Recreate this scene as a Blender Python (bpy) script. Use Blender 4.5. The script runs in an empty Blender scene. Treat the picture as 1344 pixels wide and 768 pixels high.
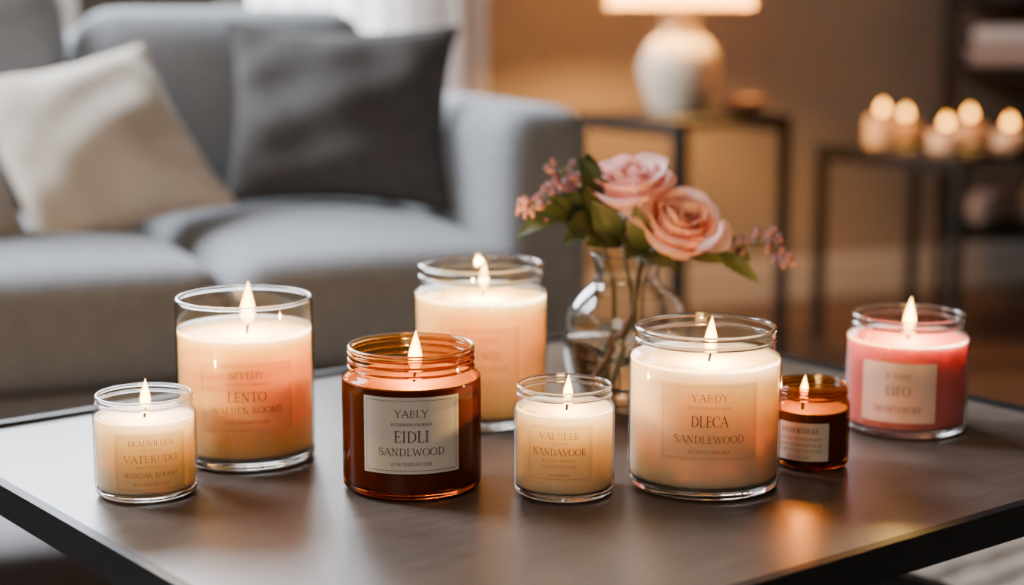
import bpy, bmesh, math, random
from mathutils import Vector, Matrix
random.seed(7)
COL = bpy.context.scene.collection
PI = math.pi
R_ = math.radians

# ------------------------------------------------------------------ camera numbers
F = 2250.0
SP, CP = 0.1685, 0.9857
HC, TZ = 0.75, 0.42
def ray(px, py):
    u = (px-672)/F; v = (py-384)/F
    return u, CP - v*SP, SP + v*CP           # x, forward, down (per unit depth)
def on_plane(px, py, z):
    u, fw, dn = ray(px, py); t = (HC-z)/dn
    return Vector((u*t, fw*t, z)), t
def at_y(px, py, y):
    u, fw, dn = ray(px, py); t = y/fw
    return Vector((u*t, y, HC-dn*t))
def h_at(px, py, g):
    u, fw, dn = ray(px, py)
    return HC - g*dn/math.hypot(u, fw)

# ------------------------------------------------------------------ materials
def newmat(name):
    m = bpy.data.materials.new(name); m.use_nodes = True
    nt = m.node_tree; nt.nodes.clear()
    out = nt.nodes.new('ShaderNodeOutputMaterial')
    return m, nt, out
def N(nt, t, **kw):
    n = nt.nodes.new(t)
    for k, v in kw.items(): setattr(n, k, v)
    return n
def prin(name, col, rough=.6, col2=None, nscale=20, bump=0, bscale=200, stretch=None, **inp):
    m, nt, out = newmat(name)
    b = N(nt, 'ShaderNodeBsdfPrincipled')
    b.inputs['Base Color'].default_value = (*col, 1); b.inputs['Roughness'].default_value = rough
    for k, v in inp.items(): b.inputs[k.replace('_', ' ')].default_value = v
    tc = N(nt, 'ShaderNodeTexCoord'); src = tc.outputs['Object']
    if stretch:
        mp = N(nt, 'ShaderNodeMapping'); mp.inputs['Scale'].default_value = stretch
        nt.links.new(src, mp.inputs['Vector']); src = mp.outputs['Vector']
    if col2:
        n = N(nt, 'ShaderNodeTexNoise'); n.inputs['Scale'].default_value = nscale; n.inputs['Detail'].default_value = 5
        nt.links.new(src, n.inputs['Vector'])
        r = N(nt, 'ShaderNodeValToRGB'); r.color_ramp.elements[0].position = .35; r.color_ramp.elements[1].position = .65
        r.color_ramp.elements[0].color = (*col, 1); r.color_ramp.elements[1].color = (*col2, 1)
        nt.links.new(n.outputs['Fac'], r.inputs['Fac']); nt.links.new(r.outputs['Color'], b.inputs['Base Color'])
    if bump:
        n2 = N(nt, 'ShaderNodeTexNoise'); n2.inputs['Scale'].default_value = bscale; n2.inputs['Detail'].default_value = 4
        nt.links.new(src, n2.inputs['Vector'])
        bp = N(nt, 'ShaderNodeBump'); bp.inputs['Strength'].default_value = bump; bp.inputs['Distance'].default_value = .002
        nt.links.new(n2.outputs['Fac'], bp.inputs['Height']); nt.links.new(bp.outputs['Normal'], b.inputs['Normal'])
    nt.links.new(b.outputs[0], out.inputs['Surface'])
    return m
def thin_glass(name, tint, edge, spec=1.0):
    """one sheet of glass: light passes straight through, tinted, with a Schlick reflection"""
    m, nt, out = newmat(name)
    lw = N(nt, 'ShaderNodeLayerWeight'); lw.inputs['Blend'].default_value = .5
    p = N(nt, 'ShaderNodeMath', operation='POWER'); p.inputs[1].default_value = 5
    nt.links.new(lw.outputs['Facing'], p.inputs[0])
    mu = N(nt, 'ShaderNodeMath', operation='MULTIPLY_ADD'); mu.inputs[1].default_value = .7*spec; mu.inputs[2].default_value = .05*spec
    nt.links.new(p.outputs[0], mu.inputs[0])
    cr = N(nt, 'ShaderNodeValToRGB')
    cr.color_ramp.elements[0].position = .55; cr.color_ramp.elements[0].color = (*tint, 1)
    cr.color_ramp.elements[1].position = 1; cr.color_ramp.elements[1].color = (*edge, 1)
    nt.links.new(lw.outputs['Facing'], cr.inputs['Fac'])
    tr = N(nt, 'ShaderNodeBsdfTransparent'); nt.links.new(cr.outputs['Color'], tr.inputs['Color'])
    gl = N(nt, 'ShaderNodeBsdfGlossy'); gl.inputs['Roughness'].default_value = .03
    mx = N(nt, 'ShaderNodeMixShader')
    nt.links.new(mu.outputs[0], mx.inputs[0]); nt.links.new(tr.outputs[0], mx.inputs[1]); nt.links.new(gl.outputs[0], mx.inputs[2])
    nt.links.new(mx.outputs[0], out.inputs['Surface'])
    return m
def solid_glass(name, col, ior=1.45):
    return prin(name, col, .02, Transmission_Weight=1.0, IOR=ior)
def flame_mat(name, s, heart=(1, .64, .17), mid=(1, .44, .065)):
    """a glowing gas: adds light, lets light through; yellow heart, orange outline, dim foot"""
    m, nt, out = newmat(name)
    tc = N(nt, 'ShaderNodeTexCoord'); sx = N(nt, 'ShaderNodeSeparateXYZ')
    nt.links.new(tc.outputs['Generated'], sx.inputs[0])
    lw = N(nt, 'ShaderNodeLayerWeight'); lw.inputs['Blend'].default_value = .5
    cr = N(nt, 'ShaderNodeValToRGB'); e = cr.color_ramp.elements
    e[0].position = 0; e[0].color = (*heart, 1)
    e[1].position = .92; e[1].color = (.16, .035, .004, 1)
    k = e.new(.48); k.color = (mid[0]*.8, mid[1]*.8, mid[2]*.8, 1)
    nt.links.new(lw.outputs['Facing'], cr.inputs['Fac'])
    st = N(nt, 'ShaderNodeValToRGB'); q = st.color_ramp.elements
    q[0].position = 0; q[0].color = (.05, .05, .05, 1); q[1].position = .38; q[1].color = (1, 1, 1, 1)
    k2 = q.new(1.0); k2.color = (.45, .45, .45, 1)
    nt.links.new(sx.outputs['Z'], st.inputs['Fac'])
    mu = N(nt, 'ShaderNodeMath', operation='MULTIPLY'); mu.inputs[1].default_value = s
    nt.links.new(st.outputs['Color'], mu.inputs[0])
    em = N(nt, 'ShaderNodeEmission'); nt.links.new(cr.outputs['Color'], em.inputs['Color']); nt.links.new(mu.outputs[0], em.inputs['Strength'])
    tr = N(nt, 'ShaderNodeBsdfTransparent'); ad = N(nt, 'ShaderNodeAddShader')
    nt.links.new(em.outputs[0], ad.inputs[0]); nt.links.new(tr.outputs[0], ad.inputs[1])
    nt.links.new(ad.outputs[0], out.inputs['Surface'])
    return m
def mix_mat(name, first, col, fac, rough=.6):
    """first = 'ShaderNodeBsdfTransparent' or Translucent, mixed with a diffuse body"""
    m, nt, out = newmat(name)
    a = N(nt, first); a.inputs['Color'].default_value = (*(col if 'Transl' in first else (1, 1, 1)), 1)
    b = N(nt, 'ShaderNodeBsdfPrincipled'); b.inputs['Base Color'].default_value = (*col, 1); b.inputs['Roughness'].default_value = rough
    tc = N(nt, 'ShaderNodeTexCoord'); n = N(nt, 'ShaderNodeTexNoise'); n.inputs['Scale'].default_value = 60
    nt.links.new(tc.outputs['Object'], n.inputs['Vector'])
    bp = N(nt, 'ShaderNodeBump'); bp.inputs['Strength'].default_value = .15; bp.inputs['Distance'].default_value = .001
    nt.links.new(n.outputs['Fac'], bp.inputs['Height']); nt.links.new(bp.outputs['Normal'], b.inputs['Normal'])
    mx = N(nt, 'ShaderNodeMixShader'); mx.inputs[0].default_value = fac
    nt.links.new(b.outputs[0], mx.inputs[1]); nt.links.new(a.outputs[0], mx.inputs[2])
    nt.links.new(mx.outputs[0], out.inputs['Surface'])
    return m
def wax_mat(name, col, radius=(1, .95, .9), scale=.050):
    return prin(name, col, .45, Subsurface_Weight=1.0, Subsurface_Radius=radius, Subsurface_Scale=scale)
def emit(name, col, s):
    m, nt, out = newmat(name)
    e = N(nt, 'ShaderNodeEmission'); e.inputs['Color'].default_value = (*col, 1); e.inputs['Strength'].default_value = s
    nt.links.new(e.outputs[0], out.inputs['Surface']); return m
def planks(name):
    m, nt, out = newmat(name)
    b = N(nt, 'ShaderNodeBsdfPrincipled'); b.inputs['Roughness'].default_value = .4
    tc = N(nt, 'ShaderNodeTexCoord'); br = N(nt, 'ShaderNodeTexBrick')
    br.inputs['Color1'].default_value = (.11, .05, .024, 1); br.inputs['Color2'].default_value = (.07, .032, .016, 1)
    br.inputs['Mortar'].default_value = (.012, .007, .005, 1)
    br.inputs['Scale'].default_value = 1; br.inputs['Brick Width'].default_value = 1.2; br.inputs['Row Height'].default_value = .11
    br.inputs['Mortar Size'].default_value = .003
    nt.links.new(tc.outputs['Object'], br.inputs['Vector'])
    mp = N(nt, 'ShaderNodeMapping'); mp.inputs['Scale'].default_value = (3, 40, 1); nt.links.new(tc.outputs['Object'], mp.inputs['Vector'])
    n = N(nt, 'ShaderNodeTexNoise'); n.inputs['Scale'].default_value = 2; n.inputs['Detail'].default_value = 6; nt.links.new(mp.outputs[0], n.inputs['Vector'])
    mx = N(nt, 'ShaderNodeMixRGB', blend_type='OVERLAY'); mx.inputs[0].default_value = .5
    nt.links.new(br.outputs['Color'], mx.inputs[1]); nt.links.new(n.outputs['Fac'], mx.inputs[2])
    nt.links.new(mx.outputs[0], b.inputs['Base Color']); nt.links.new(b.outputs[0], out.inputs['Surface']); return m
def weave(name, c1, c2, sx, sy):
    m, nt, out = newmat(name)
    b = N(nt, 'ShaderNodeBsdfPrincipled'); b.inputs['Roughness'].default_value = .95
    tc = N(nt, 'ShaderNodeTexCoord'); w = N(nt, 'ShaderNodeTexWave', bands_direction='Y'); w.inputs['Scale'].default_value = sx
    w.inputs['Distortion'].default_value = 2.5; w.inputs['Detail Scale'].default_value = sy; w.inputs['Detail'].default_value = 3
    nt.links.new(tc.outputs['Object'], w.inputs['Vector'])
    r = N(nt, 'ShaderNodeValToRGB'); r.color_ramp.elements[0].color = (*c1, 1); r.color_ramp.elements[1].color = (*c2, 1)
    r.color_ramp.elements[0].position = .2; r.color_ramp.elements[1].position = .7
    nt.links.new(w.outputs['Fac'], r.inputs['Fac']); nt.links.new(r.outputs['Color'], b.inputs['Base Color'])
    bp = N(nt, 'ShaderNodeBump'); bp.inputs['Strength'].default_value = .8; bp.inputs['Distance'].default_value = .006
    nt.links.new(w.outputs['Fac'], bp.inputs['Height']); nt.links.new(bp.outputs['Normal'], b.inputs['Normal'])
    nt.links.new(b.outputs[0], out.inputs['Surface']); return m
def brushed(name, c1, c2, c3):
    """satin slab: broad cloudy mottling with finer brushed streaks over it"""
    m, nt, out = newmat(name)
    b = N(nt, 'ShaderNodeBsdfPrincipled')
    tc = N(nt, 'ShaderNodeTexCoord')
    n1 = N(nt, 'ShaderNodeTexNoise'); n1.inputs['Scale'].default_value = 9; n1.inputs['Detail'].default_value = 6; n1.inputs['Roughness'].default_value = .65
    nt.links.new(tc.outputs['Object'], n1.inputs['Vector'])
    mp = N(nt, 'ShaderNodeMapping'); mp.inputs['Scale'].default_value = (6, 90, 1); nt.links.new(tc.outputs['Object'], mp.inputs['Vector'])
    n2 = N(nt, 'ShaderNodeTexNoise'); n2.inputs['Scale'].default_value = 3; n2.inputs['Detail'].default_value = 5; nt.links.new(mp.outputs[0], n2.inputs['Vector'])
    ad = N(nt, 'ShaderNodeMath', operation='MULTIPLY_ADD'); ad.inputs[1].default_value = .35
    nt.links.new(n2.outputs['Fac'], ad.inputs[0])
    sc = N(nt, 'ShaderNodeMath', operation='MULTIPLY'); sc.inputs[1].default_value = .65; nt.links.new(n1.outputs['Fac'], sc.inputs[0])
    nt.links.new(sc.outputs[0], ad.inputs[2])
    r = N(nt, 'ShaderNodeValToRGB'); e = r.color_ramp.elements
    e[0].position = .36; e[0].color = (*c1, 1); e[1].position = .64; e[1].color = (*c3, 1); k = e.new(.5); k.color = (*c2, 1)
    nt.links.new(ad.outputs[0], r.inputs['Fac']); nt.links.new(r.outputs['Color'], b.inputs['Base Color'])
    rr = N(nt, 'ShaderNodeMapRange'); rr.inputs['To Min'].default_value = .22; rr.inputs['To Max'].default_value = .46
    nt.links.new(ad.outputs[0], rr.inputs['Value']); nt.links.new(rr.outputs[0], b.inputs['Roughness'])
    bp = N(nt, 'ShaderNodeBump'); bp.inputs['Strength'].default_value = .10; bp.inputs['Distance'].default_value = .002
    nt.links.new(ad.outputs[0], bp.inputs['Height']); nt.links.new(bp.outputs['Normal'], b.inputs['Normal'])
    nt.links.new(b.outputs[0], out.inputs['Surface']); return m

M = dict(
    wall=prin('taupe_paint', (.275, .217, .17), .85, (.295, .235, .184), 4),
    trim=prin('white_trim', (.52, .455, .40), .5, (.56, .49, .43), 6),
    floor=planks('wood_planks'),
    rug=weave('rug_weave', (.15, .125, .10), (.42, .37, .31), 5, 4),
    table=brushed('table_top_stone', (.080, .058, .046), (.114, .085, .068), (.158, .120, .097)),
    black=prin('black_metal', (.005, .005, .006), .5, (.008, .008, .009), 30, Specular_IOR_Level=.25),
    sofa=prin('grey_sofa_fabric', (.275, .285, .305), .95, (.315, .325, .345), 60, bump=.3, bscale=500, Sheen_Weight=.25, Sheen_Roughness=.5),
    dark=prin('charcoal_fabric', (.080, .072, .069), .95, (.10, .091, .087), 60, bump=.3, bscale=500),
    cream=prin('cream_fabric', (.80, .69, .57), .95, (.86, .75, .63), 60, bump=.3, bscale=500),
    lgrey=prin('pale_grey_fabric', (.48, .46, .44), .95, (.52, .5, .48), 60, bump=.3, bscale=500),
    clear=thin_glass('clear_glass', (.98, .97, .96), (.62, .54, .46)),
    solid=solid_glass('solid_clear_glass', (1, .99, .97)),
    vase=solid_glass('vase_glass', (1, .965, .91)),
    amber=thin_glass('amber_glass', (.62, .30, .068), (.16, .055, .011), .6),
    asolid=solid_glass('solid_amber_glass', (.68, .33, .08)),
    water=solid_glass('water_body', (.97, .97, .90), 1.33),
    flame=flame_mat('candle_flame', 14), bflame=flame_mat('far_candle_flame', 14, (1, .42, .045), (1, .36, .03)),
    wick=prin('charred_wick', (.015, .012, .01), .9, (.03, .02, .015), 400),
    wax_peach=wax_mat('peach_wax', (.98, .60, .22)),
    wax_cream=wax_mat('cream_wax', (.98, .645, .27)),
    wax_white=wax_mat('ivory_wax', (.98, .715, .465)),
    wax_pink=wax_mat('pink_wax', (.78, .19, .20), (1, .8, .8), .022),
    wax_amber=prin('dark_honey_wax', (.21, .115, .040), .5, (.24, .132, .046), 30),
    wax_far=wax_mat('white_wax', (.78, .52, .33), (1, .95, .9), .020),
    lab_clear=mix_mat('clear_sticker', 'ShaderNodeBsdfTransparent', (.90, .68, .50), .82),
    lab_white=prin('white_paper', (.79, .765, .74), .7, (.82, .795, .77), 80),
    lab_cream=prin('cream_paper', (.72, .63, .52), .7, (.76, .67, .56), 80),
    lab_pink=prin('pale_pink_paper', (.78, .63, .585), .7, (.81, .66, .615), 80),
    ink=prin('black_brown_ink', (.07, .045, .035), .8, (.09, .06, .045), 100),
    inkb=prin('brown_ink', (.13, .088, .066), .8, (.15, .10, .076), 100),
    inkg=prin('pale_brown_ink', (.34, .20, .13), .8, (.38, .23, .15), 100),
    inkr=prin('rose_grey_ink', (.20, .14, .13), .8, (.23, .16, .15), 100),
    ceramic=prin('white_ceramic', (.82, .67, .50), .35, (.84, .69, .52), 8),
    shade=mix_mat('lamp_shade_linen', 'ShaderNodeBsdfTranslucent', (.82, .58, .30), .5, .9),
    bulb=emit('warm_bulb', (1, .50, .13), 1180),
    brass=prin('dull_brass', (.35, .22, .1), .35, (.4, .26, .12), 20, Metallic=1.0),
    bowl=prin('red_brown_wood', (.12, .035, .02), .4, (.16, .05, .03), 25),
    sheer=mix_mat('sheer_curtain', 'ShaderNodeBsdfTranslucent', (.80, .77, .74), .55, .95),
    pane=thin_glass('window_glass', (.98, .98, 1), (.8, .8, .82)),
    leaf=prin('leaf_green', (.055, .080, .025), .5, (.10, .13, .04), 40),
    dleaf=prin('dark_leaf_green', (.026, .044, .016), .5, (.05, .072, .026), 40),
    stem=prin('stem_green', (.12, .12, .04), .6, (.16, .13, .05), 40),
    bstem=prin('stem_brown', (.20, .10, .05), .6, (.25, .13, .06), 40),
    bud=prin('mauve_bud', (.22, .085, .12), .7, (.46, .23, .27), 120),
    towel=prin('white_towel', (.52, .44, .39), .95, (.56, .48, .43), 60, bump=.3, bscale=300),
    towel2=prin('blush_towel', (.36, .26, .23), .95, (.40, .29, .26), 60, bump=.3, bscale=300),
    oak=prin('dark_leg_wood', (.05, .03, .02), .5, (.07, .04, .03), 30),
    panel=prin('dark_back_panel', (.020, .014, .012), .6, (.026, .019, .016), 12),
)
def petal_mat(name, c1, c2):
    m, nt, out = newmat(name)
    tc = N(nt, 'ShaderNodeTexCoord'); n = N(nt, 'ShaderNodeTexNoise'); n.inputs['Scale'].default_value = 35; n.inputs['Detail'].default_value = 3
    nt.links.new(tc.outputs['Object'], n.inputs['Vector'])
    r = N(nt, 'ShaderNodeValToRGB'); r.color_ramp.elements[0].position = .35; r.color_ramp.elements[1].position = .7
    r.color_ramp.elements[0].color = (*c1, 1); r.color_ramp.elements[1].color = (*c2, 1)
    nt.links.new(n.outputs['Fac'], r.inputs['Fac'])
    b = N(nt, 'ShaderNodeBsdfPrincipled'); b.inputs['Roughness'].default_value = .6; nt.links.new(r.outputs['Color'], b.inputs['Base Color'])
    t = N(nt, 'ShaderNodeBsdfTranslucent'); nt.links.new(r.outputs['Color'], t.inputs['Color'])
    mx = N(nt, 'ShaderNodeMixShader'); mx.inputs[0].default_value = .30
    nt.links.new(b.outputs[0], mx.inputs[1]); nt.links.new(t.outputs[0], mx.inputs[2]); nt.links.new(mx.outputs[0], out.inputs['Surface'])
    return m
M['petal'] = petal_mat('pink_petal', (.97, .48, .44), (.98, .63, .57))
M['petal2'] = petal_mat('peach_pink_petal', (.97, .51, .45), (.98, .67, .58))

# ------------------------------------------------------------------ mesh building
class MB:
    def __init__(s): s.v = []; s.f = []; s.m = []
    def add(s, vs, fs, mi=0):
        o = len(s.v); s.v += [tuple(v) for v in vs]
        s.f += [tuple(i+o for i in f) for f in fs]; s.m += [mi]*len(fs); return s
    def lathe(s, prof, seg=64, mi=0, cap0=False, cap1=False, loop=False, c=(0, 0, 0)):
        vs = []
        for r, z in prof:
            for j in range(seg):
                a = 2*PI*j/seg
                vs.append((c[0]+r*math.cos(a), c[1]+r*math.sin(a), c[2]+z))
        n = len(prof); fs = []
        for i in range(n if loop else n-1):
            k = (i+1) % n
            for j in range(seg):
                q = (j+1) % seg
                fs.append((i*seg+j, i*seg+q, k*seg+q, k*seg+j))
        if cap0: fs.append(tuple(reversed(range(seg))))
        if cap1: fs.append(tuple((n-1)*seg+j for j in range(seg)))
        return s.add(vs, fs, mi)
    def box(s, a, b, mi=0):
        (x0, y0, z0), (x1, y1, z1) = a, b
        vs = [(x0,y0,z0),(x1,y0,z0),(x1,y1,z0),(x0,y1,z0),(x0,y0,z1),(x1,y0,z1),(x1,y1,z1),(x0,y1,z1)]
        return s.add(vs, [(0,3,2,1),(4,5,6,7),(0,1,5,4),(1,2,6,5),(2,3,7,6),(3,0,4,7)], mi)
    def rbox(s, a, b, r, n=12, crown=0, mat=None, puff=0):
        a = Vector(a); b = Vector(b); c = (a+b)/2; h = (b-a)/2
        r = min(r, min(h)*.999)
        bm = bmesh.new(); bmesh.ops.create_cube(bm, size=2)
        bmesh.ops.subdivide_edges(bm, edges=bm.edges[:], cuts=n, use_grid_fill=True)
        vs = []
        for v in bm.verts:
            t = v.co
            q = Vector([h[i]*math.sin(max(-1, min(1, t[i]))*PI/2) for i in range(3)])
            inn = Vector([max(-(h[i]-r), min(h[i]-r, q[i])) for i in range(3)])
            d = q-inn
            if d.length > 1e-9: q = inn + d.normalized()*r
            k = (1-(q.x/h.x)**2)*(1-(q.y/h.y)**2)
            if crown and q.z > 0: q.z += crown*max(0, k)
            if puff:
                ky = (1-(q.x/h.x)**2)*(1-(q.z/h.z)**2)
                q.y += puff*max(0, ky)*(1 if q.y > 0 else -1)
            q = q + c
            vs.append(mat @ q if mat else q)
        bm.verts.index_update()
        fs = [tuple(v.index for v in f.verts) for f in bm.faces]
        bm.free(); return s.add(vs, fs)
    def tube(s, pts, rad, seg=8, mi=0):
        pts = [Vector(p) for p in pts]; n = len(pts)
        if not isinstance(rad, (list, tuple)): rad = [rad]*n
        up = Vector((.31, .17, .93)); vs = []; fs = []
        for i, p in enumerate(pts):
            t = (pts[min(i+1, n-1)]-pts[max(i-1, 0)]).normalized()
            x = t.cross(up)
            if x.length < 1e-4: x = t.cross(Vector((1, 0, 0)))
            x.normalize(); y = x.cross(t).normalized(); up = y
            for j in range(seg):
                a = 2*PI*j/seg; vs.append(p + x*rad[i]*math.cos(a) + y*rad[i]*math.sin(a))
        for i in range(n-1):
            for j in range(seg):
                q = (j+1) % seg; fs.append((i*seg+j, i*seg+q, (i+1)*seg+q, (i+1)*seg+j))
        fs += [tuple(reversed(range(seg))), tuple((n-1)*seg+j for j in range(seg))]
        return s.add(vs, fs, mi)
    def grid(s, nu, nv, fn, mi=0):
        vs = [fn(i/(nu-1), j/(nv-1)) for j in range(nv) for i in range(nu)]
        fs = [(j*nu+i, j*nu+i+1, (j+1)*nu+i+1, (j+1)*nu+i) for j in range(nv-1) for i in range(nu-1)]
        return s.add(vs, fs, mi)
    def build(s, name, mats, parent=None, smooth=True, origin=None, fix=False):
        me = bpy.data.meshes.new(name)
        vs = s.v if origin is None else [tuple(Vector(v)-Vector(origin)) for v in s.v]
        me.from_pydata(vs, [], s.f)
        if not isinstance(mats, (list, tuple)): mats = [mats]
        for m in mats: me.materials.append(m)
        me.polygons.foreach_set('material_index', s.m)
        me.polygons.foreach_set('use_smooth', [smooth]*len(s.f))
        if fix:
            bm = bmesh.new(); bm.from_mesh(me); bmesh.ops.remove_doubles(bm, verts=bm.verts[:], dist=1e-6)
            bmesh.ops.recalc_face_normals(bm, faces=bm.faces[:]); bm.to_mesh(me); bm.free()
        me.update()
        o = bpy.data.objects.new(name, me); COL.objects.link(o)
        if parent: o.parent = parent
        return o
def spline(pts, n=8):
    pts = [Vector(p) for p in pts]; out = []
    for i in range(len(pts)-1):
        p0 = pts[max(i-1, 0)]; p1 = pts[i]; p2 = pts[i+1]; p3 = pts[min(i+2, len(pts)-1)]
        for k in range(n):
            t = k/n
            out.append(.5*((2*p1)+(p2-p0)*t+(2*p0-5*p1+4*p2-p3)*t*t+(3*p1-p0-3*p2+p3)*t**3))
    out.append(pts[-1]); return out
def rp(pts, n=6):
    return [(max(p.x, 1e-5), p.y) for p in spline([(a, b, 0) for a, b in pts], n)]
def tag(o, label, cat, group=None, kind=None):
    o['label'] = label; o['category'] = cat
    if group: o['group'] = group
    if kind: o['kind'] = kind
    return o
def thing(name, label, cat, loc, rz=0, group=None):
    o = bpy.data.objects.new(name, None); COL.objects.link(o); o.empty_display_size = .05
    o.location = loc; o.rotation_euler = (0, 0, rz)
    return tag(o, label, cat, group)
def struct(o):
    o['kind'] = 'structure'; return o

# ------------------------------------------------------------------ serif stroke lettering
def arc(cx, cy, rx, ry, a0, a1, n=12):
    return [(cx+rx*math.cos(R_(a0+(a1-a0)*i/n)), cy+ry*math.sin(R_(a0+(a1-a0)*i/n))) for i in range(n+1)]
TK, TN = .115, .055
def sf(x, y, h=.13): return (TN, [(x-h, y), (x+h, y)])
def ln(*p): return (TN, list(p))
def bd(*p): return (TK, list(p))
G = {
 'A': (.86, [bd((.43,1),(.78,0)), ln((.43,1),(.08,0)), ln((.2,.33),(.66,.33)), sf(.08,0), sf(.78,0)]),
 'B': (.72, [bd((.2,0),(.2,1)), (TN, [(.1,1),(.3,1)]+arc(.34,.76,.24,.24,90,-90)+[(.2,.52)]), (TN, [(.2,.52)]+arc(.36,.26,.28,.26,90,-90)+[(.1,0)])]),
 'C': (.80, [(TK, arc(.44,.5,.36,.5,130,230)), (TN, arc(.44,.5,.36,.5,40,130)), (TN, arc(.44,.5,.36,.5,230,320)), ln((.74,.7),(.74,.95))]),
 'D': (.84, [bd((.2,0),(.2,1)), (TN, [(.08,1),(.34,1)]+arc(.34,.5,.42,.5,90,50)), (TK, arc(.34,.5,.42,.5,50,-50)), (TN, arc(.34,.5,.42,.5,-50,-90)+[(.08,0)])]),
 'E': (.68, [bd((.2,0),(.2,1)), ln((.08,0),(.6,0),(.62,.2)), ln((.08,1),(.58,1),(.59,.82)), ln((.2,.52),(.5,.52)), ln((.5,.42),(.5,.62))]),
 'F': (.64, [bd((.2,0),(.2,1)), sf(.2,0), ln((.08,1),(.57,1),(.58,.82)), ln((.2,.52),(.48,.52)), ln((.48,.42),(.48,.62))]),
 'H': (.88, [bd((.2,0),(.2,1)), bd((.68,0),(.68,1)), ln((.2,.52),(.68,.52)), sf(.2,0), sf(.2,1), sf(.68,0), sf(.68,1)]),
 'I': (.40, [bd((.2,0),(.2,1)), sf(.2,0), sf(.2,1)]),
 'L': (.66, [bd((.2,0),(.2,1)), sf(.2,1), ln((.08,0),(.58,0),(.6,.22))]),
 'M': (1.0, [ln((.16,0),(.16,1)), bd((.16,1),(.5,.1)), ln((.5,.1),(.84,1)), bd((.84,0),(.84,1)), sf(.16,0), sf(.84,0)]),
 'N': (.86, [ln((.18,0),(.18,1)), bd((.18,1),(.68,0)), ln((.68,0),(.68,1)), sf(.18,0), sf(.14,1,.1), sf(.68,1)]),
 'O': (.88, [(TK, arc(.44,.5,.36,.5,130,230)), (TN, arc(.44,.5,.36,.5,50,130)), (TK, arc(.44,.5,.36,.5,-50,50)), (TN, arc(.44,.5,.36,.5,230,310))]),
 'R': (.78, [bd((.2,0),(.2,1)), (TN, [(.1,1),(.32,1)]+arc(.34,.75,.24,.25,90,-90)+[(.2,.5)]), bd((.36,.5),(.68,0)), sf(.2,0), sf(.7,0,.07)]),
 'S': (.64, [(TN, arc(.32,.75,.22,.25,30,120)), (TK, arc(.32,.75,.22,.25,120,230)+[(.32,.5)]+arc(.32,.25,.24,.25,60,-60)), (TN, arc(.32,.25,.24,.25,-60,-150)), ln((.53,.78),(.53,.97)), ln((.09,.03),(.09,.22))]),
 'T': (.74, [bd((.37,0),(.37,1)), ln((.06,.8),(.07,1),(.67,1),(.68,.8)), sf(.37,0)]),
 'U': (.84, [(TK, [(.2,1),(.2,.35)]), (TN, [(.2,.35)]+arc(.43,.3,.23,.3,180,360)+[(.66,1)]), sf(.2,1), sf(.66,1,.1)]),
 'V': (.82, [bd((.08,1),(.42,0)), ln((.42,0),(.75,1)), sf(.08,1,.1), sf(.75,1,.1)]),
 'W': (1.12, [bd((.08,1),(.34,0)), ln((.34,0),(.56,.9)), bd((.56,.9),(.8,0)), ln((.8,0),(1.04,1)), sf(.08,1,.1), sf(1.04,1,.1)]),
 'Y': (.80, [bd((.08,1),(.4,.48)), ln((.4,.48),(.73,1)), bd((.4,.48),(.4,0)), sf(.08,1,.1), sf(.73,1,.1), sf(.4,0)]),
 '.': (.24, [bd((.12,0),(.12,.12))]), "'": (.24, [bd((.12,.8),(.12,1))]), ' ': (.4, []),
}
def ribbon(pts, w):
    vs = []; fs = []
    n = len(pts)
    for i, p in enumerate(pts):
        a = pts[max(i-1, 0)]; b = pts[min(i+1, n-1)]
        dx, dy = b[0]-a[0], b[1]-a[1]; l = math.hypot(dx, dy) or 1
        nx, ny = -dy/l*w/2, dx/l*w/2
        vs += [(p[0]+nx, p[1]+ny), (p[0]-nx, p[1]-ny)]
    for i in range(n-1): fs.append((2*i, 2*i+1, 2*i+3, 2*i+2))
    return vs, fs
def text2d(txt, h, width, cx, cy, weight=1.0):
    tot = sum(G[c][0] for c in txt); kx = width/tot
    x = cx-width/2; V = []; Fc = []
    for c in txt:
        w, strokes = G[c]
        for sw, pts in strokes:
            P = [(x+a*kx, cy-h/2+b*h) for a, b in pts]
            vs, fs = ribbon(P, sw*h*weight)
            o = len(V); V += vs; Fc += [tuple(i+o for i in f) for f in fs]
        x += w*kx
    return V, Fc
def make_label(root, R, zc, W, H, ang, paper, lines, ink, border):
    def cyl(x, y, off):
        a = ang + x/R
        return ((R+off)*math.sin(a), -(R+off)*math.cos(a), zc+y)
    lab = MB().grid(28, 2, lambda u, v: cyl((u-.5)*W, (v-.5)*H, .0004)).build('label', paper, root)
    mb = MB()
    for txt, h, y, w in lines:
        vs, fs = text2d(txt, h*H*.88, w*W*.97, 0, (y-.5)*H, 1.0 if h > .08 else 1.2)
        mb.add([cyl(a, b, .0007) for a, b in vs], fs)
    mb.build('lettering', ink, lab, smooth=False)
    if border:
        bw, bh, t = W/2-.0022, H/2-.0022, .00026
        b = MB()
        for (x0, y0), (x1, y1) in (((-bw,-bh),(bw,-bh)), ((-bw,bh),(bw,bh)), ((-bw,-bh),(-bw,bh)), ((bw,-bh),(bw,bh))):
            k = 20; P = [(x0+(x1-x0)*i/k, y0+(y1-y0)*i/k) for i in range(k+1)]
            vs, fs = ribbon(P, t); b.add([cyl(a, c, .0007) for a, c in vs], fs)
        b.build('border_line', M['inkg'] if paper is not M['lab_white'] else ink, lab, smooth=False)
    return lab

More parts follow.
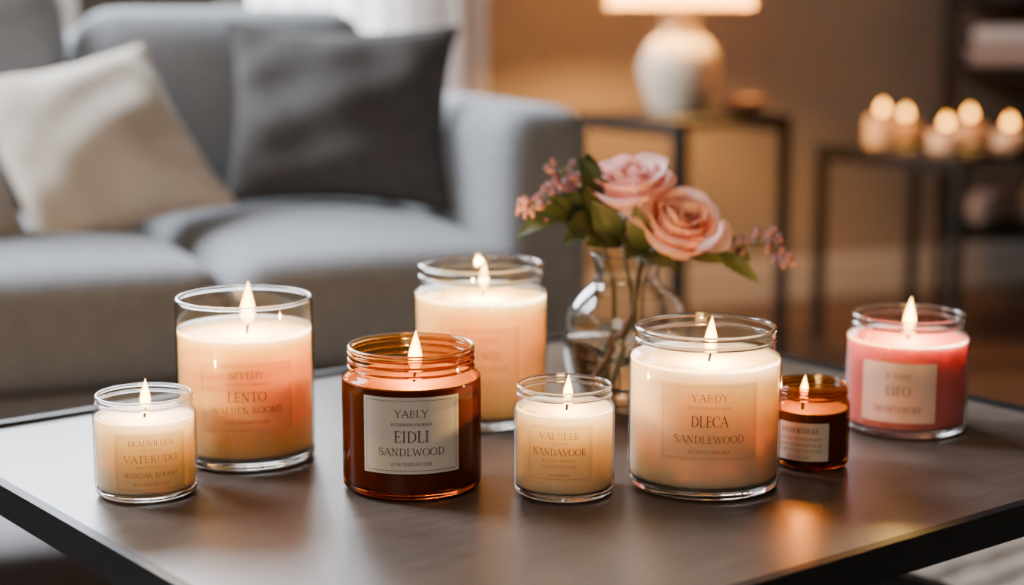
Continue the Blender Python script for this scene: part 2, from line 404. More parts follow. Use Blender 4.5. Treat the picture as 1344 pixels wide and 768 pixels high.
# ------------------------------------------------------------------ candle pieces
def flame_mb(x, y, z, h, r, lean=.08):
    prof = [(0, 0), (.55, .06), (.88, .18), (1, .32), (.86, .5), (.55, .7), (.26, .87), (.08, .97), (0, 1)]
    P = rp(prof, 3); mb = MB().lathe(P, 20)
    mb.v = [(x+a*r+lean*h*c*c, y+b*r, z+c*h) for a, b, c in mb.v]
    return mb
def flame_light(root, x, z, power):
    l = bpy.data.lights.new('flame_light', 'POINT'); l.energy = power; l.color = (1, .53, .13); l.shadow_soft_size = .0028
    o = bpy.data.objects.new('flame_light', l); COL.objects.link(o); o.parent = root; o.location = (x, 0, z); return o
def wick_mb(x, y, z0, z1):
    return MB().tube(spline([(x, y, z0), (x+.0003, y, (z0+z1)/2), (x+.0012, y, z1)], 4), .0009, 8)
def rim_ring(mb, r, z, a, b, mi):
    mb.lathe([(r+a*math.cos(2*PI*i/12), z+b*math.sin(2*PI*i/12)) for i in range(12)], 72, mi, loop=True)

def jar_candle(label, cx, px0, px1, rimw, ytop, ybot, style, wax, waxfrac, fl, fpx, labspec, power, group=None):
    """cx etc. are read off the photograph on the table plane; the jar is then built standing there"""
    P, t = on_plane(cx, ybot, TZ)
    R = (px1-px0)/2*t/F; R = (px1-px0)/2*(t+R)/F
    g0 = math.hypot(P.x, P.y); d = Vector((P.x/g0, P.y/g0, 0))
    gc = g0+R; c = d*gc; c.z = TZ
    nr = R*rimw
    H = h_at(cx, ytop, gc+nr) - TZ
    depth = t+R
    root = thing('jar_candle', label, 'candle', c, -math.atan2(c.x, c.y), group)
    amber = style.startswith('amber')
    thin, solid = (M['amber'], M['asolid']) if amber else (M['clear'], M['solid'])
    bt = max(.0045, H*.065)                       # thickness of the glass foot
    body = MB()
    if style == 'tumbler':
        prof = rp([(R-.0045, .0006), (R-.001, .003), (R, .008), (R, H*.5), (R, H-.002)], 5); shoulder = H
    else:
        nh = H*(.14 if not amber else .17); sh = H*(.06 if style != 'amber_low' else .09)
        shoulder = H-nh-sh
        prof = rp([(R-.0045, .0006), (R-.001, .003), (R, .008), (R, shoulder*.5), (R, shoulder-.003), (R-(R-nr)*.18, shoulder+sh*.35), (nr+(R-nr)*.2, shoulder+sh*.85), (nr, shoulder+sh+.0015), (nr, H-.002)], 5)
    body.lathe(prof, 80, 0)
    lip = max(.0013, R*.035)
    rim_ring(body, nr-(lip if style == 'tumbler' else lip*.4), H-lip*.9, lip, lip*.95, 1)
    if style != 'tumbler':
        rim_ring(body, nr-.0002, H-nh*.55, lip*.7, lip*.8, 1)
        if amber:
            rim_ring(body, nr-.0002, H-nh*.28, lip*.65, lip*.6, 1); rim_ring(body, nr-.0002, H-nh*.85, lip*.7, lip*.6, 1)
    body.lathe(rp([(R-.006, .0004), (R-.0018, .0022), (R-.0009, .006), (R-.0012, bt-.001), (R-.003, bt)], 3), 80, 1, cap0=True, cap1=True)
    body.build('glass_jar', [thin, solid], root)
    hw = min(H*waxfrac, shoulder-.001) if style != 'tumbler' else H*waxfrac
    wr = R-.0016
    w = MB().lathe(rp([(wr-.003, bt+.0004), (wr-.0006, bt+.003), (wr, bt+.006), (wr, hw-.003), (wr, hw-.0006), (wr-.0012, hw), (wr-.004, hw-.0012), (wr*.5, hw-.0022), (wr*.1, hw-.0022)], 4), 72, 0, cap0=True, cap1=True)
    w.build('wax', wax, root, fix=True)
    wx = (fpx-cx)/F*depth; fh = fl/F*depth*1.08
    zb = hw-.0026
    wl = .0075 if fh > .016 else .005
    if amber: wl += H*(.80-waxfrac)*.6
    wick_mb(wx, 0, zb, zb+wl).build('wick', M['wick'], root)
    flame_mb(wx+.0008, 0, zb+wl*.8, fh, fh*.175, .03).build('flame', M['flame'], root)
    flame_light(root, wx+.0008, zb+wl*.8+fh*.42, power)
    if labspec:
        lx0, lx1, ly0, ly1, paper, ink, border, lines = labspec
        rp_ = (px1-px0)/2
        a0 = math.asin(max(-.95, (lx0-cx)/rp_)); a1 = math.asin(min(.95, (lx1-cx)/rp_))
        gf = gc-R*.9
        z1, z0 = h_at(cx, ly0, gf)-TZ, h_at(cx, ly1, gf)-TZ
        z0 = max(z0, .009)
        make_label(root, R, (z0+z1)/2, (a1-a0)*R, z1-z0, (a0+a1)/2, paper, lines, ink, border)
    return root

G1 = 'lit jar candles on the coffee table'
lc, lw_, lcr, lp = M['lab_clear'], M['lab_white'], M['lab_cream'], M['lab_pink']
ink, inkb = M['ink'], M['inkb']
jar_candle('small cream jar candle at the left end of the coffee table', 194, 127.5, 260.5, .93, 502, 665, 'jar', M['wax_white'], .83, 38, 194,
    (155, 242, 568, 645, lc, inkb, True, [('DEAUVILLEA', .105, .84, .62), ('AR EAD', .04, .72, .3), ('VATERUDO', .13, .57, .74), ('REO ORE A', .045, .43, .42), ('HANDAR ROOOD', .09, .30, .74), ('SUUREOOURE', .055, .14, .5)]), .40, G1)
jar_candle('tall straight-sided clear glass candle with peach wax and no neck', 326, 237.5, 414.5, 1.0, 374, 623, 'tumbler', M['wax_peach'], .79, 54, 329,
    (270, 383, 475, 567, lc, inkb, True, [('SEVEDY', .10, .83, .36), ('ROUNE OOEDSURE', .04, .70, .42), ('LENTO', .15, .52, .42), ('WALUEN ROOME', .10, .33, .78), ('EIRUDUDOURDE', .05, .16, .46)]), 1.15, G1)
jar_candle('large amber glass jar candle with a threaded neck and a square white label', 541.5, 451, 632, .90, 436, 662, 'amber', M['wax_amber'], .77, 50, 545,
    (482, 600, 520, 620, lw_, ink, True, [('YABLY', .105, .79, .34), ('RUUREDOONUUROEDUD', .04, .65, .42), ('EIDLI', .16, .49, .36), ('SANDLWOOD', .105, .29, .68), ('EURUEHIUEUDIE', .045, .13, .42)]), 1.6, G1)
jar_candle('large clear jar candle with cream wax standing at the back, behind the amber jar', 632, 545.5, 718.5, .92, 333, 570, 'jar', M['wax_cream'], .80, 36, 634,
    (592, 680, 430, 505, lc, M['inkg'], True, [('SANDED', .1, .8, .4), ('LEWIS', .15, .52, .42), ('WALUEN ROOM', .1, .3, .7)]), 1.15, G1)
jar_candle('small cream jar candle between the large amber jar and the biggest clear jar', 740, 674, 806, .93, 490, 665, 'jar', M['wax_white'], .84, 34, 743,
    (694, 776, 557, 632, lc, inkb, True, [('VALUEER', .13, .81, .6), ('TRUDE', .045, .69, .3), ('NANDAVOOR', .14, .53, .82), ('RUUDE OEOHUE', .05, .38, .5), ('EUDEOOUDUODE', .05, .28, .54), ('NUOORD', .05, .13, .3)]), .40, G1)
jar_candle('biggest clear jar candle of ivory wax, in front of the flower vase', 922, 823, 1021, .91, 410, 662, 'jar', M['wax_white'], .815, 46, 927,
    (868, 987, 502, 604, lc, inkb, True, [('YABDY', .105, .82, .38), ('DUDUUREUEURDE', .04, .69, .44), ('DLECA', .16, .52, .38), ('SANDLEWOOD', .105, .29, .72), ('RUDEUUDEORE', .045, .13, .42)]), 1.0, G1)
jar_candle('low squat amber glass candle with a cream label, beside the biggest clear jar', 1062, 1012, 1112, .93, 491, 622, 'amber_low', M['wax_amber'], .70, 28, 1051,
    (1018, 1085, 555, 607, lcr, ink, False, [('TOUDURUDURE', .15, .80, .68), ('AUUSERUNUEUDUROE', .085, .58, .8), ('HEUDUROOEURUDEOE', .085, .42, .8), ('RUDEOOURUDEUOUE', .085, .27, .8), ('RUOUDE', .1, .1, .4)]), .36, G1)
jar_candle('pink wax candle in a clear jar near the right edge of the table', 1186, 1107, 1265, .90, 398, 580, 'jar', M['wax_pink'], .80, 44, 1186,
    (1133, 1223, 476, 554, lp, M['inkr'], False, [('N. BAED', .09, .79, .34), ('EIFO', .165, .54, .34), ('DIUDEUOEOEE', .115, .23, .66)]), .8, G1)

# ------------------------------------------------------------------ coffee table
TA = R_(38)
t = thing('coffee_table', 'low coffee table with a brown grey top in a thin black metal frame', 'coffee table', (.032, 1.25, .009), TA)
LX, LY = .747/2, .634/2
z0 = .009
MB().rbox((-LX+.008, -LY+.008, TZ-.012-z0), (LX-.008, LY-.008, TZ-z0), .001, 3).build('tabletop', M['table'], t, smooth=False)
fr = MB()
fz0, fz1 = TZ-.019-z0, TZ+.0032-z0
e_ = .0078
for a, b in (((-LX, -LY), (LX, -LY+e_)), ((-LX, LY-e_), (LX, LY)), ((-LX, -LY+e_), (-LX+e_, LY-e_)), ((LX-e_, -LY+e_), (LX, LY-e_))):
    fr.box((a[0], a[1], fz0), (b[0], b[1], fz1))
fr.build('frame', M['black'], t, smooth=False)
for sx in (-1, 1):
    for sy in (-1, 1):
        x, y = sx*(LX-.010), sy*(LY-.010)
        MB().box((x-.009, y-.009, 0), (x+.009, y+.009, fz0)).build('leg', M['black'], t, smooth=False)
for s in (-1, 1):
    MB().box((s*(LX-.010)-.007, -LY+.019, .225), (s*(LX-.010)+.007, LY-.019, .245)).build('stretcher', M['black'], t, smooth=False)

# ------------------------------------------------------------------ room
ROOM = R_(24)
O = Vector((.017, 2.129, 0)); E1 = Vector((math.cos(ROOM), math.sin(ROOM), 0)); E2 = Vector((-math.sin(ROOM), math.cos(ROOM), 0))
def sn(s, n, z=0): return O + E1*s + E2*n + Vector((0, 0, z))
def room_obj(o):
    o.location = O; o.rotation_euler = (0, 0, ROOM); return o
WN = 1.70
struct(room_obj(MB().box((-5, -5, -.05), (6, WN+.12, 0)).build('floor', M['floor'], smooth=False)))
w0, w1, wz0, wz1 = -.95, .43, .5, 2.1
wall = MB()
wall.box((-5, WN, 0), (w0, WN+.12, 2.6)); wall.box((w1, WN, 0), (6, WN+.12, 2.6))
wall.box((w0, WN, 0), (w1, WN+.12, wz0)); wall.box((w0, WN, wz1), (w1, WN+.12, 2.6))
struct(room_obj(wall.build('wall_back', M['wall'], smooth=False)))
bb = MB().box((-5, WN-.016, 0), (6, WN-.0005, .09)); bb.box((-5, WN-.011, .09), (6, WN-.0005, .105))
struct(room_obj(bb.build('baseboard_back', M['trim'], smooth=False)))
wroot = bpy.data.objects.new('window_1', None); COL.objects.link(wroot); room_obj(wroot); struct(wroot)
wf = MB()
for a, b in (((w0, wz0), (w0+.05, wz1)), ((w1-.05, wz0), (w1, wz1)), ((w0+.05, wz0), (w1-.05, wz0+.05)), ((w0+.05, wz1-.05), (w1-.05, wz1)), (((w0+w1)/2-.02, wz0+.05), ((w0+w1)/2+.02, wz1-.05))):
    wf.box((a[0], WN+.03, a[1]), (b[0], WN+.08, b[1]))
wf.build('window_frame', M['trim'], wroot, smooth=False)
MB().grid(2, 2, lambda u, v: (w0+.05+(w1-w0-.1)*u, WN+.055, wz0+.05+(wz1-wz0-.1)*v)).build('pane', M['pane'], wroot, smooth=False)
MB().box((w0-.04, WN-.05, wz0-.03), (w1+.04, WN+.03, wz0-.001)).build('window_sill', M['trim'], wroot, smooth=False)
# curtain
cu = MB().grid(110, 8, lambda u, v: (.10+.54*u, WN-.085+.028*math.sin(u*50)+.008*math.sin(u*19+1), .012+2.2*v))
tag(room_obj(cu.build('curtain', M['sheer'])), 'pale sheer curtain hanging in folds beside the bright window behind the sofa', 'curtain')
# rug
rg = MB().rbox((-1.1, -1.5, .0005), (1.7, .62, .009), .004, 6).build('rug', M['rug'], smooth=False)
rg.location = (.032, 1.25, 0); rg.rotation_euler = (0, 0, TA)
tag(rg, 'beige grey woven rug on the wooden floor under the coffee table', 'rug')

# ------------------------------------------------------------------ sofa
so = thing('sofa', 'long grey fabric sofa with a low rounded arm behind the coffee table', 'sofa', O, ROOM)
SL = -1.35
MB().rbox((SL, .0, .17), (0, .80, .315), .03, 10).build('base', M['sofa'], so)
MB().rbox((0.001, .07, .17), (.138, .84, .612), .045, 14).build('arm', M['sofa'], so)
MB().rbox((SL-.138, .07, .17), (SL-.001, .84, .612), .045, 14).build('arm', M['sofa'], so)
MB().rbox((SL, .68, .17), (0, .84, .70), .06, 14).build('backrest', M['sofa'], so)
for a, b in ((SL, -.86), (-.86, -.385), (-.385, 0)):
    MB().rbox((a+.002, -.04, .316), (b-.002, .60, .450), .042, 18, crown=.022).build('seat_cushion', M['sofa'], so)
for k, zt in enumerate((.80, .79, .735)):
    a = SL+.45*k
    m = Matrix.Translation((0, .60, .455)) @ Matrix.Rotation(R_(-9), 4, 'X') @ Matrix.Translation((0, -.60, -.455))
    MB().rbox((a+.003, .50, .455), (a+.447, .655, zt), .065, 18, mat=m, puff=.02).build('back_cushion', M['sofa'], so)
for s in (SL-.08, .08):
    for n in (.15, .76):
        MB().lathe([(.014, .0), (.022, .172)], 16, 0, True, True, c=(s, n, 0)).build('leg', M['oak'], so)

def pillow(name, label, mat, c, w, h, th, rz, lean, roll, group=None):
    root = thing(name, label, 'cushion', (c[0], c[1], c[2]), rz, group)
    mx = Matrix.Rotation(R_(-lean), 4, 'X') @ Matrix.Rotation(R_(roll), 4, 'Y')
    n = 41; mb = MB(); PN = .11
    ph = random.random()*6
    for side in (-1, 1):
        def fn(a, b):
            u, v = 2*a-1, 2*b-1
            x = w/2*u*(1-PN*(1-v*v)*abs(u)**2); z = h/2*v*(1-PN*(1-u*u)*abs(v)**2)
            k = max(0, (1-u**4)*(1-v**4))**.55*(.55+.45*(1-u*u)*(1-v*v))
            wr = 1+.07*math.sin(7*u+3*v+ph)+.06*math.sin(9*v-4*u+ph)+.05*math.sin(15*u*v+ph)
            return mx @ Vector((x, side*th/2*k*wr, z))
        mb.grid(n, n, fn)
    mb.build('cover', mat, root, fix=True)
    rim = []
    for i in range(4*24):
        q = i/24; e = int(q); f_ = 2*(q-e)-1
        u, v = [(f_, -1), (1, f_), (-f_, 1), (-1, -f_)][e]
        x = w/2*u*(1-PN*(1-v*v)*abs(u)**2); z = h/2*v*(1-PN*(1-u*u)*abs(v)**2)
        rim.append(mx @ Vector((x, 0, z)))
    rim.append(rim[0])
    MB().tube(rim, .0028, 6).build('piping', mat, root)
    return root
GP = 'throw cushions on the sofa'
c = at_y(126, 191, 2.22); pillow('throw_pillow', 'cream throw cushion leaning at a tilt on the grey sofa', M['cream'], c, .28, .27, .12, R_(34), 38, -12, GP)
c = at_y(445, 152, 2.38); pillow('throw_pillow', 'dark grey throw cushion propped upright in the corner of the sofa by the arm', M['dark'], c, .322, .255, .12, R_(-4), 12, 1, GP)
c = at_y(-102, 245, 2.04); pillow('throw_pillow', 'pale grey throw cushion cut off at the left, beside the cream one', M['lgrey'], c, .22, .20, .08, R_(35), 18, -8, GP)

# ------------------------------------------------------------------ black side tables
def side_table(label, centre, side, h, rz, group):
    root = thing('side_table', label, 'side table', (centre[0], centre[1], 0), rz, group)
    a = side/2
    MB().rbox((-a, -a, h-.018), (a, a, h), .003, 4).build('tabletop', M['black'], root, smooth=False)
    for sx in (-1, 1):
        for sy in (-1, 1):
            x, y = sx*(a-.011), sy*(a-.011)
            MB().box((x-.010, y-.010, 0), (x+.010, y+.010, h-.018)).build('leg', M['black'], root, smooth=False)
    for sx in (-1, 1):
        MB().box((sx*(a-.011)-.006, -a+.021, h-.034), (sx*(a-.011)+.006, a-.021, h-.0182)).build('rail', M['black'], root, smooth=False)
    return root
GT = 'black metal side tables by the wall'
TH = .516
side_table('black metal side table with square legs, under the white table lamp', (.352, 3.58), .325, TH, R_(38), GT)
side_table('black metal side table at the right carrying the row of small lit candles', (.925, 3.735), .37, .437, R_(42), GT)

# lamp
lx, ly, lz = .352, 3.63, TH+.0005
lp_ = thing('table_lamp', 'lit table lamp with a white ceramic base and pale drum shade on the side table', 'lamp', (lx, ly, lz))
MB().lathe(rp([(.055, 0), (.060, .004), (.062, .012), (.075, .045), (.084, .085), (.080, .115), (.062, .145), (.044, .162), (.038, .172), (.038, .188), (.042, .196)], 5), 48, 0, True, True).build('base', M['ceramic'], lp_)
MB().lathe([(.012, .194), (.012, .241), (.018, .242), (.018, .268)], 24, 0, True, True).build('socket', M['brass'], lp_)
MB().lathe(rp([(.010, .266), (.016, .278), (.030, .306), (.026, .331), (.001, .344)], 5), 24, 0, True, True).build('bulb', M['bulb'], lp_)
MB().lathe([(.153, .219), (.120, .400)], 64).build('lamp_shade', M['shade'], lp_)
# bowl
bw = MB().lathe(rp([(.022, 0), (.030, .004), (.044, .016), (.052, .030), (.049, .030), (.041, .017), (.025, .008), (.0005, .007)], 4), 48, 0, True, True)
o = bw.build('wooden_bowl', M['bowl']); o.location = (.474, 3.565, TH+.0005)
tag(o, 'low red brown bowl beside the lamp on the side table', 'bowl')

# far candles
GF = 'small white pillar candles on the far side table'
labs = ['tallest white pillar candle, at the left of the row on the far side table', 'white pillar candle second from the left on the far side table', 'white pillar candle at the front middle of the far side table', 'white pillar candle fourth from the left on the far side table', 'lowest white pillar candle, at the right of the row on the far side table']
for (x, y, hb), lab in zip(((.806, 3.74, .058), (.879, 3.84, .041), (.9155, 3.62, .036), (1.017, 3.82, .041), (1.072, 3.70, .030)), labs):
    root = thing('pillar_candle', lab, 'candle', (x, y, .4375), 0, GF)
    r = .034
    MB().lathe(rp([(r-.002, 0), (r, .002), (r, hb*.5), (r, hb-.003), (r-.003, hb), (r*.6, hb-.004), (.002, hb-.005)], 4), 40, 0, True, True).build('wax', M['wax_far'], root, fix=True)
    wick_mb(0, 0, hb-.006, hb+.012).build('wick', M['wick'], root)
    flame_mb(0, 0, hb+.010, .028, .0105, .0).build('flame', M['bflame'], root)
    flame_light(root, 0, hb+.021, .10)

# ------------------------------------------------------------------ rack at the right
RKZ = R_(-14); RK = Vector((1.007, 4.047, 0))
rk = thing('shelf_rack', 'tall black metal shelf rack near the wall at the right, holding folded towels', 'shelf', RK, RKZ)
def rk_at(x, y, z): return RK + Matrix.Rotation(RKZ, 3, 'Z') @ Vector((x, y, z))
RW, RD = .85, .31
for x in (.011, RW-.011):
    for y in (.011, RD-.011):
        MB().box((x-.011, y-.011, 0), (x+.011, y+.011, 1.65)).build('post', M['black'], rk, smooth=False)
SHZ = (.21, .595, .765, 1.2)
for z in SHZ:
    MB().box((.022, .0, z-.022), (RW-.022, RD-.008, z)).build('shelf_board', M['black'], rk, smooth=False)
MB().box((.022, RD-.007, .18), (RW-.022, RD-.001, 1.6)).build('back_panel', M['panel'], rk, smooth=False)
def towel(label, x, y, z, w, d, h, mat):
    o = MB().rbox((-w/2, -d/2, 0), (w/2, d/2, h), h*.45, 8, crown=.004)
    o.rbox((-w/2+.004, -d/2+.002, h*.48), (w/2-.004, -d/2+.02, h*.52), .001, 2)
    o = o.build('folded_towel', mat); o.location = rk_at(x, y, z); o.rotation_euler = (0, 0, RKZ)
    tag(o, label, 'towel', 'folded towels on the rack')
towel('lower folded towel, blush coloured, on the middle shelf of the black rack', .27, .15, .5955, .42, .24, .042, M['towel2'])
towel('upper folded towel, white, on top of the blush one on the black rack', .27, .15, .6425, .40, .23, .042, M['towel'])
def pot(label, x, y, z, k):
    o = MB().lathe([(a*k, b*k) for a, b in rp([(.035, 0), (.05, .004), (.062, .04), (.056, .085), (.042, .10), (.046, .108), (.040, .106), (.03, .09)], 4)], 40, 0, True, True).build('ceramic_pot', M['towel2'])
    o.location = rk_at(x, y, z); tag(o, label, 'pot', 'pale pots on the low shelf')
pot('larger pale ceramic pot on the low shelf of the black rack', .26, .14, .2105, .95)
pot('smaller pale ceramic pot on the low shelf of the black rack', .12, .16, .2105, .7)

# ------------------------------------------------------------------ vase and flowers
Pv, tv = on_plane(821, 552, TZ)
vc = Vector((Pv.x*1.035, Pv.y*1.035, TZ+.0003))
VX, VY = vc.x, vc.y
va = thing('glass_vase', 'round-bodied clear glass vase with a flared neck, holding the pink roses', 'vase', vc)
outer = rp([(.026, .0003), (.033, .002), (.0415, .012), (.0482, .030), (.0512, .051), (.0502, .069), (.0455, .084), (.0372, .0945), (.0295, .1015), (.0262, .109), (.0268, .118), (.0302, .1275)], 7)
inner = rp([(.0290, .1278), (.0258, .118), (.0252, .1092), (.0286, .1011), (.0366, .0937), (.0448, .0833), (.0493, .0686), (.0503, .051), (.0473, .0303), (.0405, .0143), (.031, .009), (.0005, .0085)], 7)
vb = MB().lathe(outer+inner, 120, 0, cap0=True, cap1=True)
vb.build('vase_body', M['vase'], va, fix=True)
WP = [(r-.0005, z) for r, z in reversed(inner) if z < .062 and r > .001]
WP = [(.0004, .0090)] + [(r, z+.0005) for r, z in WP]
MB().lathe(WP, 96, 0, True, True).build('water', M['water'], va, fix=True)

def leaf_mb(mb, base, tip, width, normal, fold=.25, droop=.0):
    base, tip = Vector(base), Vector(tip); ax = tip-base; L = ax.length; a = ax.normalized()
    n = Vector(normal); sd = a.cross(n).normalized(); n = sd.cross(a).normalized()
    def fn(u, v):
        uu = 2*u-1
        w = width/2*math.sin(PI*min(1, v**.75))**.85*(1+.06*math.sin(v*40))
        return base + a*L*v + sd*w*uu + n*(abs(uu)*w*fold + math.sin(PI*v)*L*.12 - droop*L*v*v)
    return mb.grid(7, 15, fn)
def smooth(a, b, x):
    x = max(0, min(1, (x-a)/(b-a))); return x*x*(3-2*x)
def rose(label, centre, axis, size, mat, bend, leaves, base_off, group):
    ax = Vector(axis).normalized(); q = Vector((0, 0, 1)).rotation_difference(ax).to_matrix()
    foot = Vector((VX+base_off[0], VY+base_off[1], TZ+.0105))
    root = thing('rose', label, 'flower', foot, 0, group)
    ctr = Vector(centre); bot = ctr-ax*.024*size
    # whorls: (petals, radius, height, mouth/radius, angular width, roll)
    whorls = [(3, .0038, .043, .75, 2.9, 0), (3, .0085, .0465, .74, 2.6, .15), (4, .0138, .0480, .80, 2.25, .4),
              (4, .0192, .0475, .88, 2.05, .65), (5, .0244, .0450, .97, 1.75, .9), (5, .0288, .0400, 1.09, 1.65, 1.15)]
    for wi, (np_, wr, wh, mouth, wid, rl) in enumerate(whorls):
        for i in range(np_):
            phi = 2*PI*i/np_ + wi*1.13 + random.uniform(-.22, .22)
            Rb = wr*size*random.uniform(.95, 1.06); H = wh*size*random.uniform(.93, 1.05)
            Rt = Rb*mouth*random.uniform(.94, 1.08); D = wid; roll = rl*random.uniform(.6, 1.4); ph = random.random()*6
            sp = .0018*size*(1 if wi > 1 else .8); sk = random.uniform(-.16, .16)
            def fn(u, v):
                uu = 2*u-1; edge = 1-.25*abs(uu)**2.4+.03*math.exp(-(uu*5)**2) + sk*uu*.5
                v = v*edge
                w = .32+.68*smooth(0, .5, v)
                r = Rb*(.22+.78*math.sin(min(PI/2, v*2.5))) + (Rt-Rb)*smooth(.4, 1, v) + sp*uu
                qv = max(0, v-.72)/.28
                r += roll*qv**2*.0074*size + roll*.0024*size*abs(uu)**3*v + .0009*size*math.sin(4*uu+ph)*v**3
                z = H*v**.92 - roll*qv**2.3*.0064*size + .0007*size*math.sin(5*uu+ph*2)*v**3
                a = phi + uu*D/2*w
                return bot + q @ Vector((r*math.cos(a), r*math.sin(a), z))
            MB().grid(19, 17, fn).build('petal', mat, root, origin=foot)
    cal = MB().lathe(rp([(.0022, -.008), (.005, -.004), (.0075, .001), (.009, .006)], 3), 16, 0, True, False)
    cal.v = [tuple(bot + q @ (Vector(v)*size)) for v in cal.v]
    for j in range(5):
        a = j*2*PI/5
        d = Vector((math.cos(a), math.sin(a), .1))
        leaf_mb(cal, bot + q @ (d*.006), bot + q @ (d*.026+Vector((0, 0, -.004))), .008, q @ Vector((0, 0, -1)))
    cal.build('calyx', M['leaf'], root, origin=foot)
    st = spline([foot, *[Vector(b) for b in bend], bot-ax*.02, bot-ax*.004], 8)
    MB().tube(st, .0021, 8).build('stem', M['stem'], root, origin=foot)
    for b0, b1, wd, nm in leaves:
        leaf_mb(MB(), b0, b1, wd, nm).build('leaf', M['dleaf'], root, origin=foot)
    return root
neck = Vector((VX, VY, TZ+.110))
GR = 'pink roses in the vase'
Y0 = VY
rose('pink rose blooming upright at the top of the vase, the higher of the two', at_y(827, 246, Y0+.010), (-.12, -.36, .92), 1.0, M['petal'],
     [neck+Vector((.004, .004, -.03)), neck+Vector((-.002, .004, .02))],
     [(at_y(800, 300, Y0), at_y(760, 205, Y0+.01), .028, (.3, -1, .2)), (neck+Vector((-.004, 0, .03)), at_y(768, 322, Y0-.02), .022, (0, -1, .6)),
      (at_y(815, 320, Y0), at_y(775, 262, Y0-.01), .026, (-.2, -1, .4))], (-.012, .004), GR)
rose('peach pink rose facing the viewer, the lower of the two in the vase', at_y(888, 299, Y0-.014), (.20, -.56, .78), 1.0, M['petal2'],
     [neck+Vector((.006, -.008, -.03)), neck+Vector((.012, -.004, .015))],
     [(neck+Vector((.006, -.004, .025)), at_y(822, 338, Y0-.03), .03, (.2, -1, .5)), (at_y(848, 330, Y0-.015), at_y(834, 268, Y0-.03), .02, (-.2, -1, .1)),
      (neck+Vector((.008, -.004, .02)), at_y(884, 352, Y0-.04), .026, (0, -1, .6))], (.010, -.008), GR)

def sprig(label, foot_off, path, buds, leaves, mats, group):
    foot = Vector((VX+foot_off[0], VY+foot_off[1], TZ+.0105))
    root = thing('flower_sprig', label, 'flower', foot, 0, group)
    main = spline([foot, *path], 8)
    st = MB().tube(main, .0013, 7)
    pts = main[len(main)//3:]
    for (b, s) in buds:
        b = Vector(b); p = min(pts, key=lambda w: (w-b).length + .6*abs((w.z+.012)-b.z))
        if (p-b).length > .004:
            mid = (p+b)/2+Vector((0, 0, -.003)); st.tube(spline([p, mid, b], 4), .0005, 5)
    st.build('stem', mats[0], root, origin=foot)
    for (b, s) in buds:
        mb = MB().lathe(rp([(0, -1.5), (.42, -1.1), (.75, -.2), (.6, .5), (.3, 1.0), (.0, 1.2)], 3), 10)
        d = Vector((random.uniform(-.9, .9), random.uniform(-.7, .3), 1)).normalized()
        qq = Vector((0, 0, 1)).rotation_difference(d).to_matrix()
        for j in range(5):          # tiny opened petals round the bud's mouth
            a = j*2*PI/5
            e = Vector((math.cos(a), math.sin(a), 0))
            leaf_mb(mb, e*.4+Vector((0, 0, .3)), e*1.5+Vector((0, 0, random.uniform(.9, 1.7))), .7, (0, 0, 1))
        mb.v = [tuple(Vector(b) + qq @ (Vector(v)*s)) for v in mb.v]
        mb.build('bud', M['bud'], root, origin=foot)
    for b0, b1, wd, nm in leaves:
        leaf_mb(MB(), b0, b1, wd, nm).build('leaf', mats[1], root, origin=foot)
    return root
def cloud(cx, cy, rx, ry, n, y, s0=.0016, s1=.0030):
    out = []
    for i in range(n):
        a = random.random()*2*PI; r = random.random()**.5
        out.append((at_y(cx+rx*r*math.cos(a), cy+ry*r*math.sin(a), y+random.uniform(-.015, .015)), random.uniform(s0, s1)))
    return out
GS = 'mauve flower sprigs in the vase'
sprig('mauve budded sprig reaching out to the left side of the vase', (-.016, -.004), [neck+Vector((-.012, 0, -.01)), at_y(765, 300, Y0), at_y(725, 275, Y0-.005), at_y(682, 262, Y0-.01)],
      cloud(694, 270, 28, 18, 24, Y0-.005)+cloud(730, 264, 28, 28, 22, Y0),
      [(at_y(740, 285, Y0), at_y(678, 312, Y0-.02), .022, (0, -.6, 1)), (at_y(765, 300, Y0), at_y(705, 282, Y0-.03), .030, (0, -.8, .8)), (at_y(775, 315, Y0-.01), at_y(738, 322, Y0-.04), .02, (0, -.6, 1)), (at_y(755, 292, Y0), at_y(716, 258, Y0-.02), .016, (0, -.8, .8))], (M['stem'], M['leaf']), GS)
sprig('mauve budded sprig standing tall behind the higher rose', (-.010, .012), [neck+Vector((-.010, .008, -.01)), at_y(782, 300, Y0+.015), at_y(755, 250, Y0+.02), at_y(738, 218, Y0+.02)],
      cloud(740, 236, 24, 28, 28, Y0+.02)+cloud(764, 258, 22, 26, 20, Y0+.02),
      [(at_y(780, 290, Y0+.01), at_y(728, 255, Y0), .022, (0, -.8, .5)), (at_y(790, 310, Y0), at_y(742, 300, Y0-.03), .034, (0, -.8, .7)), (at_y(775, 270, Y0+.02), at_y(772, 200, Y0+.03), .024, (.2, -1, 0)), (at_y(785, 300, Y0+.01), at_y(786, 240, Y0+.01), .026, (-.3, -1, .2))], (M['stem'], M['dleaf']), GS)
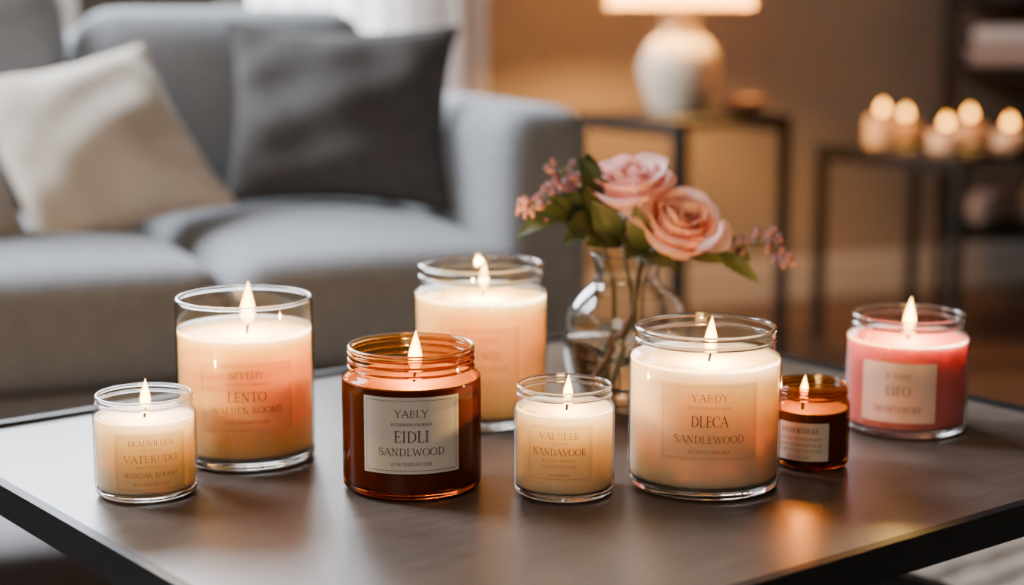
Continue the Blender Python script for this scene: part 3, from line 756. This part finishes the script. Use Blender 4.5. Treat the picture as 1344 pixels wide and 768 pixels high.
sprig('mauve budded sprig drooping out to the right beneath the lower rose', (.016, .006), [neck+Vector((.014, .006, -.01)), at_y(880, 330, Y0+.01), at_y(950, 326, Y0+.005), at_y(1000, 322, Y0), at_y(1034, 340, Y0)],
      cloud(1008, 316, 26, 20, 24, Y0, .0016, .0030)+cloud(1028, 344, 18, 9, 12, Y0, .0016, .0032)+cloud(970, 322, 22, 12, 12, Y0, .0016, .0028),
      [(at_y(935, 328, Y0+.005), at_y(998, 372, Y0-.005), .014, (0, -1, .4)), (at_y(925, 328, Y0+.005), at_y(968, 312, Y0), .014, (0, -1, .5)), (at_y(965, 326, Y0+.005), at_y(985, 345, Y0), .010, (0, -1, .5)), (at_y(905, 330, Y0), at_y(950, 345, Y0-.01), .016, (0, -1, .5))], (M['stem'], M['leaf']), GS)
# bare brown twig slanting in the vase
foot = Vector((VX-.030, VY-.010, TZ+.0145))
o = MB().tube(spline([foot, (VX+.002, VY-.006, TZ+.075), (VX+.010, VY, TZ+.112), (VX+.018, VY+.010, TZ+.145)], 6), .0024, 8).build('twig', M['bstem'], origin=foot)
o.location = foot; tag(o, 'brown twig slanting across the inside of the glass vase', 'twig')

# ------------------------------------------------------------------ light
def area(name, loc, target, sx, sy, power, col):
    l = bpy.data.lights.new(name, 'AREA'); l.shape = 'RECTANGLE'; l.size = sx; l.size_y = sy; l.energy = power; l.color = col
    o = bpy.data.objects.new(name, l); COL.objects.link(o); o.location = loc
    o.rotation_euler = (Vector(target)-Vector(loc)).to_track_quat('-Z', 'Y').to_euler(); return o
area('window_daylight', sn(-.26, WN+.6, 1.45), sn(-.2, 0, .5), 1.7, 1.8, 380, (.86, .92, 1))
area('added_left_fill', (-2.3, 2.3, 2.2), (-.5, 2.0, .40), 1.0, 1.3, 200, (.84, .91, 1))  # added cool fill, out of view, brightening the sofa; no window stands there
area('front_fill', (-1.0, -1.3, 1.9), (.1, 1.1, .45), 1.0, 1.0, 20, (1, .80, .58))  # soft fill light added behind the camera to brighten the jar fronts
w = bpy.data.worlds.new('room_ambience'); bpy.context.scene.world = w; w.use_nodes = True
bg = w.node_tree.nodes['Background']; bg.inputs['Color'].default_value = (1, .79, .60, 1); bg.inputs['Strength'].default_value = .085

# ------------------------------------------------------------------ camera
cam = bpy.data.cameras.new('camera'); co = bpy.data.objects.new('camera', cam); COL.objects.link(co)
co.location = (0, 0, HC); co.rotation_euler = (PI/2-math.asin(SP), 0, 0)
cam.sensor_width = 36; cam.lens = F/1344*36; cam.clip_start = .05
cam.dof.use_dof = True; cam.dof.focus_distance = 1.13; cam.dof.aperture_fstop = 3.1
bpy.context.scene.camera = co
